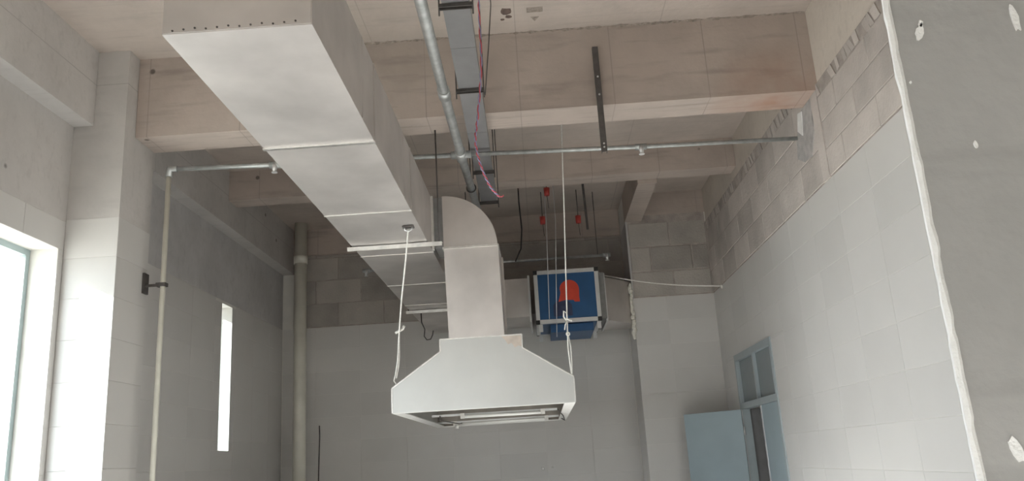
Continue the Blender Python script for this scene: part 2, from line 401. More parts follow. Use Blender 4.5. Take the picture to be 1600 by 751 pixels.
# ---- right wall: tiles, blocks, slanted closing bricks, doorway
D = (8.60, 10.26, 0.0, 2.70)
mb = MB().box(XR+0.003, 2.70, 2.2, 6.45, 0, 4.44).box(XR+0.003, 2.70, 6.45, D[0], 0, 4.63).box(XR+0.003, 2.70, D[1], 12.0, 0, 4.63).box(XR+0.003, 2.70, D[0], D[1], D[3], 4.63)
mb.box(XR+0.003, 2.70, -4.2, 2.2, 0, 4.44)
wr = struct(mb, 'wall_right', 'grout', 'right wall, tiled below and bare block above')
course(wr, 'tile', 0, -1, XR, 3.66, YP, 0, TT, 5.58, TT-12*0.32, 0.64, 0.32, 0.003, 0.008, 'tile', cham=0.0012, holes=[D])
MB().box(XR+0.001, XR+0.03, 3.0, 6.40, TT+0.002, 4.44).build('mortar_bed', 'mortar', wr)
MB().box(XR+0.001, XR+0.03, 6.40, YP, TT+0.002, 4.63).build('mortar_bed', 'mortar', wr)
course(wr, 'block', 0, -1, XR-0.004, 3.4, 6.40, TT+0.01, 4.32, 5.60-0.33, TT+0.01, 0.66, 0.23, 0.009, 0.02, 'block', bond=0.5, cham=0.004, jit=0.003)
course(wr, 'block', 0, -1, XR-0.004, 6.42, YP, TT+0.01, 4.50, 6.60-0.33, TT+0.01, 0.66, 0.29, 0.009, 0.02, 'block', bond=0.5, cham=0.004, jit=0.003)
def slant(y0, y1, z0, z1):
    y = y0
    while y < y1:
        w = random.uniform(0.07, 0.11); s = random.uniform(0.02, 0.07); x = XR-random.uniform(-0.005, 0.009); e = random.uniform(-0.022, 0.016)
        MB().prism([(y, z0+e), (y+w-0.02, z0+e*0.5), (y+w-0.02+s, z1-0.012+e), (y+s, z1-0.006)], 0, x, XR+0.02).build('brick', 'block', wr)
        y += w+random.uniform(-0.008, 0.01)
slant(3.9, 6.22, 4.325, 4.44); slant(6.66, 10.9, 4.505, 4.63)
MB().prism([(6.40, 4.38), (6.66, 4.38), (6.88, 4.20), (6.93, 4.03), (6.78, 3.95), (6.58, 3.93), (6.46, 4.1)], 0, XR-0.012, XR+0.02).build('plaster_patch', 'greypatch', wr)
MB().prism([(6.64, 4.36), (6.74, 4.38), (6.80, 4.24), (6.70, 4.16)], 0, XR-0.02, XR).build('plaster_patch', 'plaster', wr)
MB().box(XR-0.012, XR+0.02, 6.27, 6.42, TT+0.005, 4.385).build('plaster_patch', 'block', wr)

# ---- back wall (left) and the forward part (right)
wb = struct(MB().box(-3.96, 1.335, YB+0.003, 12.0, 0, SL), 'wall_back', 'grout', 'far wall, tiled below and dark block above')
course(wb, 'tile', 1, -1, YB, XL+0.01, 1.325, 0, TT, 1.325-8*0.64, TT-12*0.32, 0.64, 0.32, 0.003, 0.008, 'tile', cham=0.0012)
MB().box(-3.48, 1.335, YB+0.001, YB+0.05, TT+0.002, SL).build('mortar_bed', 'mortar', wb)
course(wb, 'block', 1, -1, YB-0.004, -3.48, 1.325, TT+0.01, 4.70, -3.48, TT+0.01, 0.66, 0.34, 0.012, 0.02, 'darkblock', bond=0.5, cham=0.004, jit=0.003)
MB().box(-3.48, 1.325, YB-0.03, YB+0.05, 4.71, SL).build('beam', 'beam', wb)
wp = struct(MB().box(1.336, 2.70, YP+0.003, 12.0, 0, SL), 'wall_projection', 'grout', 'forward stepped part of the far wall beside the fan')
course(wp, 'tile', 1, -1, YP, 1.333, XR, 0, TT, XR-2*0.64, TT-12*0.32, 0.64, 0.32, 0.003, 0.008, 'tile', cham=0.0012)
course(wp, 'tile', 0, -1, 1.333, YP+0.002, YB, 0, TT, YP+0.002, TT-12*0.32, 0.64, 0.32, 0.003, 0.008, 'tile', cham=0.0012)
MB().box(1.337, XR, YP+0.001, YP+0.03, TT+0.002, SL).build('mortar_bed', 'mortar', wp)
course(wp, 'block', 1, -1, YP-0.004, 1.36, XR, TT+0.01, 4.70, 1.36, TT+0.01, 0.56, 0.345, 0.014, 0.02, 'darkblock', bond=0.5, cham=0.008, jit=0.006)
MB().box(1.335, 1.36, YP-0.012, YB, TT+0.004, 4.70).build('render_band', 'rough', wp)

# ---- rear wall behind the viewpoint: unseen doorway added to let daylight in
mb = MB().box(-3.96, -2.6, -4.2, -3.96, 0, SL).box(-1.2, 2.7, -4.2, -3.96, 0, SL).box(-2.6, -1.2, -4.2, -3.96, 2.2, SL)
struct(mb, 'wall_rear', 'rearblock', 'rear wall with an unseen doorway added for daylight')
# lobby behind the door
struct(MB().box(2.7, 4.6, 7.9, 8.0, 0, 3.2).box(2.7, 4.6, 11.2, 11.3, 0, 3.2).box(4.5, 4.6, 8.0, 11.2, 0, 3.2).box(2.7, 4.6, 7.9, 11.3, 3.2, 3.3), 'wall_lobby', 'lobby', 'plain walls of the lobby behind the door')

# ---- foreground pier
prs = struct(MB().prism([(1.092, 2.20), (2.42, 2.20), (2.42, 2.52), (1.26, 2.52)], 2, 0, SL), 'wall_pier', 'pier', 'grey rendered pier with a ragged white plaster edge')
pts = []; z = 0.0
while z < SL:
    pts.append(z); z += random.uniform(0.03, 0.07)
pts.append(SL)
vs_, fs_ = [], []
for z in pts:
    j = random.uniform(-0.003, 0.003); j2 = random.uniform(-0.004, 0.006)
    vs_ += [(1.083+j, 2.194, z), (1.094+j2, 2.191, z), (1.12, 2.21, z), (1.098+j, 2.235, z)]
for i in range(len(pts)-1):
    for k in range(4): fs_.append((i*4+k, i*4+(k+1) % 4, i*4+4+(k+1) % 4, i*4+4+k))
fs_ += [(3, 2, 1, 0), tuple(len(vs_)-4+k for k in range(4))]
MB().add(vs_, fs_).build('plaster_edge', 'plaster', prs)
def patch(x, z, rx, rz, tilt=0.0):
    pl = []
    for k in range(11):
        a = 2*math.pi*k/11; q = random.uniform(0.7, 1.15); u, w = rx*q*math.cos(a), rz*q*math.sin(a)
        pl.append((x+u*math.cos(tilt)-w*math.sin(tilt), z+u*math.sin(tilt)+w*math.cos(tilt)))
    MB().prism(pl, 1, 2.196, 2.21).build('plaster_patch', 'plaster', prs)
patch(1.172, 2.735, 0.012, 0.028, -0.4); patch(1.180, 2.762, 0.007, 0.012, -0.3); patch(1.197, 1.556, 0.016, 0.036, 0.35)
patch(1.262, 2.378, 0.006, 0.012); patch(1.43, 2.44, 0.008, 0.018); patch(1.345, 1.92, 0.004, 0.008); patch(1.118, 2.58, 0.003, 0.005); patch(1.452, 2.76, 0.012, 0.05, 0.1)

# ---- door in the right wall
dr = bpy.data.objects.new('door_1', None); COL.objects.link(dr); dr.location = (XR+0.05, 9.43, 0)
tag(dr, 'blue-grey steel double door with a transom, far leaf standing open', kind='structure')
fx0, fx1 = XR-0.012, XR+0.09; f = 0.06
MB().box(fx0, fx1, D[0]+0.003, D[0]+f, 0, D[3]).build('jamb', 'frame', dr)
MB().box(fx0, fx1, D[1]-f, D[1]-0.003, 0, D[3]).build('jamb', 'frame', dr)
MB().box(fx1, 2.715, D[1]-0.03, D[1]-0.001, 0, 2.05).build('jamb_lining', 'tray', dr)
MB().box(fx0-0.004, fx0+0.004, D[1]-f-0.012, D[1]-f, 0, 2.05).build('edge_strip', 'alu', dr)
MB().box(fx0, fx1, D[0]+f, D[1]-f, D[3]-0.075, D[3]).build('head', 'frame', dr)
MB().box(fx0, fx1, D[0]+f, D[1]-f, 2.05, 2.12).build('transom_bar', 'frame', dr)
MB().box(fx0+0.012, XR+0.045, 9.41, 9.45, 2.12, D[3]-0.075).build('transom_mullion', 'frame', dr)
for a, c in ((D[0]+f, 9.41), (9.45, D[1]-f)):
    MB().box(XR+0.036, XR+0.042, a-0.005, c+0.005, 2.115, D[3]-0.07).build('pane', 'transom', dr)
nl = MB().box(XR+0.02, XR+0.06, D[0]+f+0.004, 9.42, 0.01, 2.046).build('leaf', 'door', dr)
MB().box(XR+0.012, XR+0.02, 9.39, 9.42, 0.01, 2.046).build('edge_strip', 'alu', nl)
lf = MB()
hinge = Vector((XR-0.015, D[1]-0.07, 0)); tip = Vector((1.80, 10.64, 0))
u = (tip-hinge).normalized(); n_ = Vector((u.y, -u.x, 0))
ol = MB().obox((hinge+tip)/2+Vector((0, 0, 1.03)), u, Vector((0, 0, 1)), (tip-hinge).length/2, 1.018, 0.02).build('leaf', 'door', dr)
for zz in (0.35, 1.05, 1.8): MB().tube([(hinge.x+0.005, hinge.y+0.0, zz-0.05), (hinge.x+0.005, hinge.y, zz+0.05)], 0.012, 8).build('hinge', 'alu', dr)
hb = hinge+u*0.72; MB().tube([(hb.x, hb.y-0.03, 1.0), (hb.x, hb.y-0.08, 1.0), (hb.x+0.11, hb.y-0.09, 1.0)], 0.01, 8).build('door_handle', 'alu', dr)

# ================================================================ EXHAUST DUCT
DX0, DX1, DZ0, DZ1 = -1.47, -0.84, 3.40, 3.885
duct = thing('exhaust_duct', (-1.155, 7.2, DZ0), 'long galvanised rectangular duct running below the ceiling beams to the fan', 'duct')
def crossbox(x0, x1, y0, y1, z0, z1, e=0.007):
    b_ = MB(); v = [(x0,y0,z0),(x1,y0,z0),(x1,y1,z0),(x0,y1,z0),(x0,y0,z1),(x1,y0,z1),(x1,y1,z1),(x0,y1,z1)]
    xm, ym, zm = (x0+x1)/2, (y0+y1)/2, (z0+z1)/2
    v += [(xm, ym, z0-e), (x1+e, ym, zm), (x0-e, ym, zm)]
    fs = [(4,5,6,7),(0,1,5,4),(2,3,7,6)]
    for quad, m_ in (((3,2,1,0), 8), ((1,2,6,5), 9), ((3,0,4,7), 10)):
        fs += [(quad[i], quad[(i+1) % 4], m_) for i in range(4)]
    return b_.add(v, fs)
joints = [3.03, 4.33, 5.67, 6.90, 8.15, 9.25, 11.42]
for i, (a, c) in enumerate(zip(joints[:-1], joints[1:])):
    s = crossbox(DX0, DX1, a+0.003, c-0.003, DZ0, DZ1).build('duct_section', 'steel', duct)
    if i == 0:
        for k in range(12): MB().tube([(DX0+0.045+k*0.047, 3.0315, DZ0+0.013+0.003*(k % 3)), (DX0+0.045+k*0.047, 3.026, DZ0+0.013+0.003*(k % 3))], 0.0045, 8).build('rivet', 'dark', s)
        MB().box(DX0+0.004, DX1-0.004, 3.03-0.001, 3.034, DZ0+0.004, DZ1-0.004).build('end_cap', 'steel', s)
    if i in (0, 1): # lengthwise standing fold in the sheet and a stiffener on the side
        MB().box(DX1-0.001, DX1+0.004, c-0.32, c-0.305, DZ0+0.005, DZ1-0.005).build('stiffener', 'steel', s)
for y in joints[1:-1]:
    w, d_ = (0.012, 0.010) if y < 5 else (0.006, 0.006)
    MB().box(DX0-0.006, DX1+0.006, y-w, y+w, DZ0-d_, DZ0).build('seam', 'seam' if y < 6 else 'steel', duct)
    MB().box(DX1-0.001, DX1+0.006, y-0.008, y+0.008, DZ0, DZ1).build('seam', 'steel', duct)
MB().box(DX1, -0.06, 10.52, 11.40, DZ0, DZ1+0.02).build('duct_section', 'steel', duct)
MB().box(-0.06, -0.035, 10.44, 11.46, DZ0-0.09, DZ1+0.04).build('flange', 'alu', duct)
MB().box(DX1-0.002, DX1+0.02, 6.82, 6.86, DZ0+0.0, DZ1).build('flange', 'angle', duct)

# trapeze hangers under the duct
def hanger(y, label):
    t = thing('duct_hanger', (-1.155, y, DZ0-0.04), label, 'hanger', 'steel hangers under the long duct')
    x0, x1 = DX0-0.035, DX1+0.12
    b_ = MB().box(x0, x1, y-0.025, y+0.025, DZ0-0.016, DZ0-0.011).box(x0, x1, y-0.025, y-0.020, DZ0-0.046, DZ0-0.016)
    b_.build('crossbar', 'angle', t)
    for x in (x0+0.025, x1-0.025):
        MB().tube([(x, y, DZ0-0.03), (x, y, SL if not 6.27 < y < 6.62 else 4.385)], 0.006, 8).build('rod', 'dark', t)
        MB().tube([(x, y, DZ0-0.030), (x, y, DZ0-0.016)], 0.012, 6).build('nut', 'alu', t)
hanger(6.55, 'angle steel hanger across the duct beside the round elbow')
hanger(9.55, 'angle steel hanger across the duct close to the far wall')

# ================================================================ DROP DUCT AND HOOD
YE0, YE1 = 6.85, 7.28
drop = thing('drop_duct', (-0.5, 7.06, 2.62), 'galvanised drop duct with rounded elbow feeding down into the hood', 'duct')
cx, cz, R_ = -0.742, 3.42, 0.465
arc = [(cx, cz)]+[(cx+R_*math.cos(a), cz+R_*math.sin(a)) for a in [math.pi/2*k/16 for k in range(17)]]
MB().prism(arc, 1, YE0, YE1).build('elbow', 'steel', drop)
MB().box(DX1+0.02, cx, YE0+0.012, YE1-0.012, 3.43, cz+R_-0.008).build('flexible_connector', 'canvas', drop)
MB().prism([(-0.742, 3.414), (-0.272, 3.414), (-0.262, 2.632), (-0.728, 2.632)], 1, YE0, YE1).build('duct_section', 'steel', drop)
MB().box(-0.752, -0.266, YE0-0.012, YE1+0.012, 3.405, 3.422).build('flange', 'seam', drop)
MB().box(-0.268, -0.250, YE1-0.025, YE1+0.01, 2.64, 3.40).build('corner_seam', 'steel', drop)

HY0, HY1 = 6.85, 9.85
hood = thing('exhaust_hood', (-0.46, (HY0+HY1)/2, 2.045), 'long stainless canopy hood hanging from white ropes', 'hood')
prof = [(-1.218, 2.045), (-1.218, 2.245), (-0.805, 2.525), (-0.805, 2.627), (-0.117, 2.627), (-0.117, 2.515), (0.290, 2.252), (0.290, 2.045)]
def shell(name, y, t, mt='hood'):
    MB().prism(prof, 1, y, y+t).build(name, mt, hood)
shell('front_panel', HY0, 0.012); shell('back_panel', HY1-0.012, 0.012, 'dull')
names = ['skirt', 'slope_panel', 'neck_side', 'top_panel', 'neck_side', 'slope_panel', 'skirt']
for i, nm in enumerate(names):
    p, q = prof[i], prof[i+1]
    d = Vector((q[0]-p[0], q[1]-p[1])); nn = Vector((d.y, -d.x)).normalized()*0.004
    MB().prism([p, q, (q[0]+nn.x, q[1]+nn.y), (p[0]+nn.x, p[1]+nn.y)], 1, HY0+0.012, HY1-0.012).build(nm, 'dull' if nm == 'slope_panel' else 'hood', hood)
# folded edge beads on the front panel
for i in range(7):
    p, q = prof[i], prof[i+1]
    MB().bar((p[0], HY0-0.002, p[1]), (q[0], HY0-0.002, q[1]), 0.010, 0.007, up=(0, 1, 0)).build('edge_fold', 'seam', hood)
MB().box(-1.216, -1.125, HY0+0.012, HY1-0.012, 2.040, 2.05).build('gutter', 'gutter', hood)
MB().box(0.198, 0.288, HY0+0.012, HY1-0.012, 2.040, 2.05).build('gutter', 'gutter', hood)
MB().box(-1.125, 0.198, HY0+0.012, HY0+0.035, 2.040, 2.05).build('gutter', 'gutter', hood)
MB().box(-1.125, 0.198, HY1-0.06, HY1-0.012, 2.040, 2.05).build('gutter', 'gutter', hood)
for (x0, x1, y0, y1) in ((-0.76, 0.02, 8.15, 8.2), (-0.98, 0.06, 9.55, 9.5)):
    lt = MB().bar((x0-0.3, y0, 2.075), (x1+0.14, y1, 2.075), 0.03, 0.02).build('lamp_batten', 'alu', hood)
    MB().tube([(x0, y0-0.02, 2.052), (x1, y1-0.02, 2.052)], 0.016, 10).build('lamp_tube', 'tube', lt)
    for e, yy in ((x0, y0), (x1, y1)): MB().box(e-0.02, e+0.02, yy-0.04, yy+0.005, 2.035, 2.085).build('lamp_holder', 'angle', lt)
MB().tube([(-0.98, 8.13, 2.075), (-0.98, 8.12, 2.03), (-0.90, 8.4, 2.02), (-0.88, 9.0, 2.03), (-0.9, 9.5, 2.06)], 0.005, 6).build('lamp_lead', 'dark', hood)
MB().tube([(0.16, 8.2, 2.075), (0.22, 8.4, 2.02), (0.25, 9.0, 2.0), (0.22, 9.5, 2.05)], 0.006, 6).build('lamp_lead', 'dark', hood)
MB().tube([(-0.95, 9.44, 2.035), (-0.95, 9.44, 2.0)], 0.02, 8).build('drain_plug', 'tube', hood)
# rust smear on the neck
MB().prism([(-0.29, 2.62), (-0.125, 2.62), (-0.122, 2.525), (-0.15, 2.535), (-0.18, 2.52), (-0.205, 2.56), (-0.235, 2.55), (-0.26, 2.59)], 1, HY0-0.0012, HY0).build('rust_smear', plain('rusty_film', (0.72, 0.645, 0.58), 0.42, 0.8, var=0.12, scale=12), hood)

# ropes holding the hood
def rope(name, pts, r, label, extra, group):
    t = thing(name, pts[-1], label, 'rope', group)
    MB().tube(pts, r, 6).build('strand', 'rope', t)
    for nm, pp, rr in extra: MB().tube(pp, rr, 6).build(nm, 'rope', t)
rope('hood_rope', [(-0.921, 6.044, 3.37), (-0.98, 6.25, 3.18), (-1.06, 6.5, 2.93), (-1.13, 6.76, 2.70), (-1.165, 6.86, 2.48), (-1.185, 6.862, 2.36), (-1.20, 6.862, 2.31), (-1.176, 6.862, 2.275)], 0.006,
     'white rope from a hook under the duct down to the hood',
     [('knot', [(-1.16, 6.75, 2.69), (-1.13, 6.76, 2.705), (-1.10, 6.76, 2.72), (-1.085, 6.75, 2.745)], 0.011), ('tail', [(-1.13, 6.765, 2.70), (-1.15, 6.86, 2.5), (-1.16, 6.867, 2.42), (-1.180, 6.867, 2.33)], 0.005)], 'ropes holding the hood')
rope('hood_rope', [(0.375, 6.87, SL), (0.355, 6.87, 4.5), (0.325, 6.868, 3.8), (0.273, 6.865, 2.75), (0.270, 6.865, 2.68), (0.262, 6.865, 2.5), (0.272, 6.862, 2.27)], 0.0055,
     'white rope from the slab past the blue fan to the hood',
     [('bow', [(0.272, 6.86, 2.715), (0.245, 6.855, 2.75), (0.248, 6.85, 2.80), (0.272, 6.85, 2.78), (0.273, 6.855, 2.73), (0.295, 6.85, 2.72), (0.31, 6.85, 2.71)], 0.007),
      ('tail', [(0.272, 6.857, 2.72), (0.252, 6.85, 2.68), (0.245, 6.85, 2.64)], 0.005),
      ('ring', [(0.27+0.014*math.cos(a), 6.86, 2.605+0.014*math.sin(a)) for a in [0.63*k for k in range(11)]], 0.005),
      ('tail', [(0.272, 6.87, 2.60), (0.286, 6.87, 2.5), (0.284, 6.868, 2.38), (0.276, 6.865, 2.27)], 0.005)], 'ropes holding the hood')
hk = thing('duct_hook', (-0.921, 6.044, 3.36), 'small steel hook plate under the duct with a rope tied on', 'hook')
MB().box(-0.965, -0.877, 6.02, 6.07, DZ0-0.019, DZ0-0.007).build('plate', 'dark', hk)
MB().tube([(-0.95, 6.044, DZ0-0.012), (-0.948, 6.044, 3.365), (-0.92, 6.044, 3.352), (-0.895, 6.044, 3.365), (-0.892, 6.044, DZ0-0.012)], 0.006, 8).build('loop', 'alu', hk)

# ================================================================ FAN UNIT
FX0, FX1, FY0, FY1, FZ0, FZ1 = 0.02, 0.855, 10.40, 11.45, 3.275, 3.965
fan = thing('fan_unit', (0.44, 10.93, FZ0), 'blue panelled fan box with aluminium frame and red emblem', 'fan')
p_ = 0.05
MB().box(FX0+p_, FX1-p_, FY0+0.012, FY0+0.03, FZ0+p_, FZ1-p_).build('front_panel', 'blue', fan)
MB().box(FX0+p_, FX1-p_, FY1-0.03, FY1-0.012, FZ0+p_, FZ1-p_).build('back_panel', 'blue', fan)
MB().box(FX0+0.012, FX0+0.03, FY0+p_, FY1-p_, FZ0+p_, FZ1-p_).build('side_panel', 'blue', fan)
MB().box(FX1-0.03, FX1-0.012, FY0+p_, FY1-p_, FZ0+p_, FZ1-p_).build('side_panel', 'blue', fan)
MB().box(FX0+p_, FX1-p_, FY0+p_, FY1-p_, FZ1-0.03, FZ1-0.012).build('top_panel', 'blue', fan)
MB().box(FX0+p_, FX1-p_, FY0+p_, FY1-p_, FZ0+0.012, FZ0+0.03).build('bottom_panel', 'blue', fan)
for x in (FX0, FX1-p_):
    for y in (FY0, FY1-p_): MB().box(x, x+p_, y, y+p_, FZ0+p_, FZ1-p_).build('frame_rail', 'alu', fan)
    for z in (FZ0, FZ1-p_): MB().box(x, x+p_, FY0+p_, FY1-p_, z, z+p_).build('frame_rail', 'alu', fan)
for y in (FY0, FY1-p_):
    for z in (FZ0, FZ1-p_): MB().box(FX0+p_, FX1-p_, y, y+p_, z, z+p_).build('frame_rail', 'alu', fan)
for x in (FX0-0.003, FX1-p_+0.003):
    for y in (FY0-0.003, FY1-p_+0.003):
        for z in (FZ0-0.003, FZ1-p_+0.003): MB().box(x, x+p_, y, y+p_, z, z+p_).build('corner_block', 'black', fan)
# emblem: red rounded cap shape over a dark printed block
fy = FY0+0.012
ex, ez, er = 0.475, 3.70, 0.125
cap = [(ex-0.155, 3.545), (ex-0.12, 3.66)]+[(ex-0.005+er*math.cos(a), ez+er*math.sin(a)) for a in [math.pi*(1-k/12)*0.94 for k in range(13)]]+[(ex+0.115, 3.59), (ex+0.12, 3.535), (ex+0.055, 3.535), (ex+0.04, 3.56), (ex-0.06, 3.565)]
MB().prism(cap, 1, fy-0.003, fy+0.002).build('emblem', 'red', fan)['label'] = 'red rounded emblem'
MB().prism([(0.25, 3.36), (0.49, 3.36), (0.49, 3.50), (0.44, 3.555), (0.29, 3.555), (0.25, 3.50)], 1, fy-0.002, fy+0.002).build('emblem', 'navy', fan)['label'] = 'dark printed block under the red emblem'
# hanging feet and support bars under the box
for x in (FX0+0.03, FX1-0.06):
    for y in (FY0+0.06, FY1-0.1): MB().box(x, x+0.05, y, y+0.05, FZ0-0.09, FZ0).build('foot', 'alu', fan)
MB().box(0.20, 0.75, FY0+0.14, FY1-0.14, FZ0-0.10, FZ0).build('motor_base', 'blue', fan)
MB().box(FX1, 0.93, FY0+0.06, FY1-0.06, FZ0+0.03, FZ1-0.06).build('flexible_connector', 'canvas', fan)
MB().prism([(0.93, 10.55), (1.33, 11.0), (1.33, 11.45), (0.93, 11.40)], 2, FZ0+0.02, FZ1-0.10).build('outlet_duct', 'steel', fan)
MB().box(0.92, 0.945, FY0+0.10, FY1-0.02, FZ0-0.0, FZ1-0.06).build('flange', 'alu', fan)
# foam around the hole
fm = MB()
z = 3.12
while z < 3.84:
    fm.blob((1.318+random.uniform(-0.012, 0.008), 10.945+random.uniform(-0.01, 0.005), z), random.uniform(0.02, 0.036), 0.035, random.uniform(0.03, 0.05)); z += random.uniform(0.035, 0.06)
single(fm, 'foam_bead', 'foam', 'bead of dried expanding foam where fan outlet enters the wall', 'foam')

# cord from the fan to the right wall, wires in front of it
cp = [Vector((0.86, 10.95, 4.0)).lerp(Vector((2.415, 10.39, 3.61)), k/12) - Vector((0, 0, 0.05*math.sin(math.pi*k/12))) for k in range(13)]
cr = thing('tie_cord', (2.42, 10.39, 3.61), 'white cord stretched from the fan box to the right wall', 'cord')
MB().tube(cp, 0.009, 6).build('strand', 'rope', cr)
MB().blob((2.41, 10.39, 3.60), 0.02, 0.03, 0.03).build('knot', 'rope', cr)
MB().tube([(0.83, 10.95, FZ1+0.002), (0.84, 10.95, 3.99), (0.87, 10.95, 4.0)], 0.009, 6).build('tie', 'rope', cr)
for (x0, x1, zb, lab_) in ((0.235, 0.185, 3.30, 'thin steel wire ending at the bottom edge of the blue fan box'), (0.355, 0.262, 3.07, 'thin steel wire crossing the red emblem and ending below the fan box')):
    single(MB().tube([(x0, 10.25, SL), (x0, 10.25, 4.6), (x1, 10.22, zb)], 0.005, 6), 'hanging_wire', 'alu', lab_, 'wire', 'wires in front of the fan')

# ================================================================ SPRINKLER PIPEWORK
mp = thing('sprinkler_main', (-0.535, 5.4, 4.2), 'thick galvanised sprinkler main running towards the far wall beside the tray', 'pipe')
MB().tube([(-0.515, 1.5, 4.2), (-0.545, 5.5, 4.2), (-0.542, 6.7, 4.2), (-0.52, 8.6, 4.2)], 0.037, 16).build('pipe', 'pipe', mp)
for (x, y) in ((-0.5445, 5.45), (-0.53, 3.6)): MB().tube([(x, y-0.06, 4.2), (x, y+0.06, 4.2)], 0.046, 16).build('coupling', 'pipe', mp)
MB().tube([(-0.542, 6.60, 4.2), (-0.542, 6.80, 4.2)], 0.048, 16).build('branch_tee', 'pipe', mp)
MB().tube([(-0.63, 6.695, 4.2), (-0.455, 6.695, 4.2)], 0.034, 14).build('branch_saddle', 'pipe', mp)
ph_ = thing('pipe_hanger', (-0.53, 7.6, 4.15), 'dark ring hanger on the thick sprinkler main behind the round elbow', 'hanger')
MB().tube([(-0.532, 7.6, 4.25), (-0.532, 7.6, SL)], 0.006, 6).build('rod', 'dark', ph_)
MB().tube([(-0.532+0.045*math.cos(t_), 7.6, 4.2+0.045*math.sin(t_)) for t_ in [2*math.pi*k/16 for k in range(17)]], 0.006, 6).build('ring', 'dark', ph_)

def branch(name, pts, r, heads, label, rods=()):
    t = thing(name, pts[0], label, 'pipe', 'sprinkler branch pipes')
    MB().tube(pts, r, 12).build('pipe', 'pipe', t)
    for (x, y) in heads:
        h_ = MB().tube([(x-0.05, y, 4.2), (x+0.05, y, 4.2)], r*1.5, 12).build('tee', 'pipe', t)
        MB().tube([(x, y-0.01, 4.2), (x, y-0.02, 4.165), (x, y-0.02, 4.13)], [0.024, 0.022, 0.016], 10).build('sprinkler_head', 'alu', h_)
        MB().tube([(x, y-0.02, 4.128), (x, y-0.02, 4.122)], 0.026, 12).build('deflector', 'alu', h_)
    for (x, y) in rods:
        MB().tube([(x, y, 4.2+r), (x, y, SL)], 0.005, 6).build('hanger_rod', 'dark', t)
    return t
branch('sprinkler_branch', [(-0.455, 6.70, 4.2), (1.03, 6.80, 4.2), (2.412, 6.86, 4.2)], 0.019, [(1.03, 6.80)], 'thin sprinkler branch pipe reaching right wall beneath the deep beam')
b1 = branch('sprinkler_branch', [(-0.63, 6.69, 4.2), (-2.15, 6.63, 4.2), (-3.03, 6.56, 4.2)], 0.021, [(-2.15, 6.63)], 'thin sprinkler branch pipe passing above the long duct towards the column')
MB().tube([(-2.98, 6.564, 4.2), (-3.045, 6.56, 4.2), (-3.05, 6.56, 4.13)], 0.03, 12).build('elbow', 'pipe', b1)
branch('sprinkler_branch', [(-2.26, 10.74, 4.2), (1.03, 10.74, 4.2)], 0.019, [(1.02, 10.74), (-2.22, 10.74)], 'thin sprinkler branch pipe above the blue fan box', rods=((-1.9, 10.74), (0.9, 10.74)))
vp = thing('drain_pipe', (-3.055, 6.56, 0), 'thin pale drain pipe dropping beside the tiled column', 'pipe')
MB().tube([(-3.05, 6.56, 4.14), (-3.055, 6.56, 2.0), (-3.06, 6.56, 0.0)], 0.021, 12).build('pipe', 'pvc', vp)
MB().box(-3.10, -3.02, 6.53, 6.59, 3.17, 3.20).box(-3.215, -3.10, 6.55, 6.57, 3.175, 3.195).build('clamp', 'dark', vp)
MB().box(-3.213, -3.195, 6.53, 6.61, 3.12, 3.29).build('clamp_plate', 'dark', vp)

# soil pipe in the far left corner
sp_ = thing('soil_pipe', (-3.276, 11.3, 0), 'thick ivory plastic soil pipe in the far corner', 'pipe')
MB().tube([(-3.276, 11.3, 0), (-3.276, 11.3, SL)], 0.086, 24).build('pipe', 'pvc', sp_)
MB().tube([(-3.276, 11.3, 4.50), (-3.276, 11.3, 4.60), (-3.276, 11.3, 4.62)], [0.098, 0.098, 0.09], 24).build('socket', 'pvc', sp_)

# ================================================================ CABLE TRAY AND CABLES
tr = thing('cable_tray', (-0.37, 6.2, 4.25), 'grey painted cable tray hung under the beams beside the main pipe', 'tray')
A0, A1 = Vector((-0.305, 1.5, 4.25)), Vector((-0.398, 8.30, 4.25))
def trx(y): return A0.x+(A1.x-A0.x)*(y-A0.y)/(A1.y-A0.y)
body = MB(); w_ = 0.083
cuts = [1.5, 3.0, 4.9, 6.35, 8.30]
for a, c in zip(cuts[:-1], cuts[1:]):
    xa, xc = trx(a), trx(c); b_ = MB()
    b_.add([(xa-w_, a, 4.25), (xa+w_, a, 4.25), (xc+w_, c-0.004, 4.25), (xc-w_, c-0.004, 4.25), (xa-w_, a, 4.34), (xa+w_, a, 4.34), (xc+w_, c-0.004, 4.34), (xc-w_, c-0.004, 4.34)],
           [(3,2,1,0),(4,5,6,7),(0,1,5,4),(1,2,6,5),(2,3,7,6),(3,0,4,7)])
    b_.build('tray_section', 'tray', tr)
for y, lab_ in ((4.36, 'dark strut bracket under the grey tray below the open slab'), (5.52, 'dark strut bracket under the grey tray close before the deep beam'),
                (7.28, 'dark strut bracket under the grey tray just past the deep beam'), (8.22, 'dark strut bracket under the cut end of the grey tray')):
    x = trx(y); th = thing('tray_hanger', (x, y, 4.228), lab_, 'hanger', 'brackets under the cable tray')
    MB().box(x-w_-0.02, x+w_+0.02, y-0.022, y-0.014, 4.226, 4.249).box(x-w_-0.02, x+w_+0.02, y+0.014, y+0.022, 4.226, 4.249).box(x-w_-0.02, x+w_+0.02, y-0.014, y+0.014, 4.243, 4.249).build('bracket', 'dark', th)
    for s_ in (-1, 1): MB().tube([(x+s_*(w_+0.018), y, 4.18), (x+s_*(w_+0.018), y, SL)], 0.005, 6).build('rod', 'dark', th)
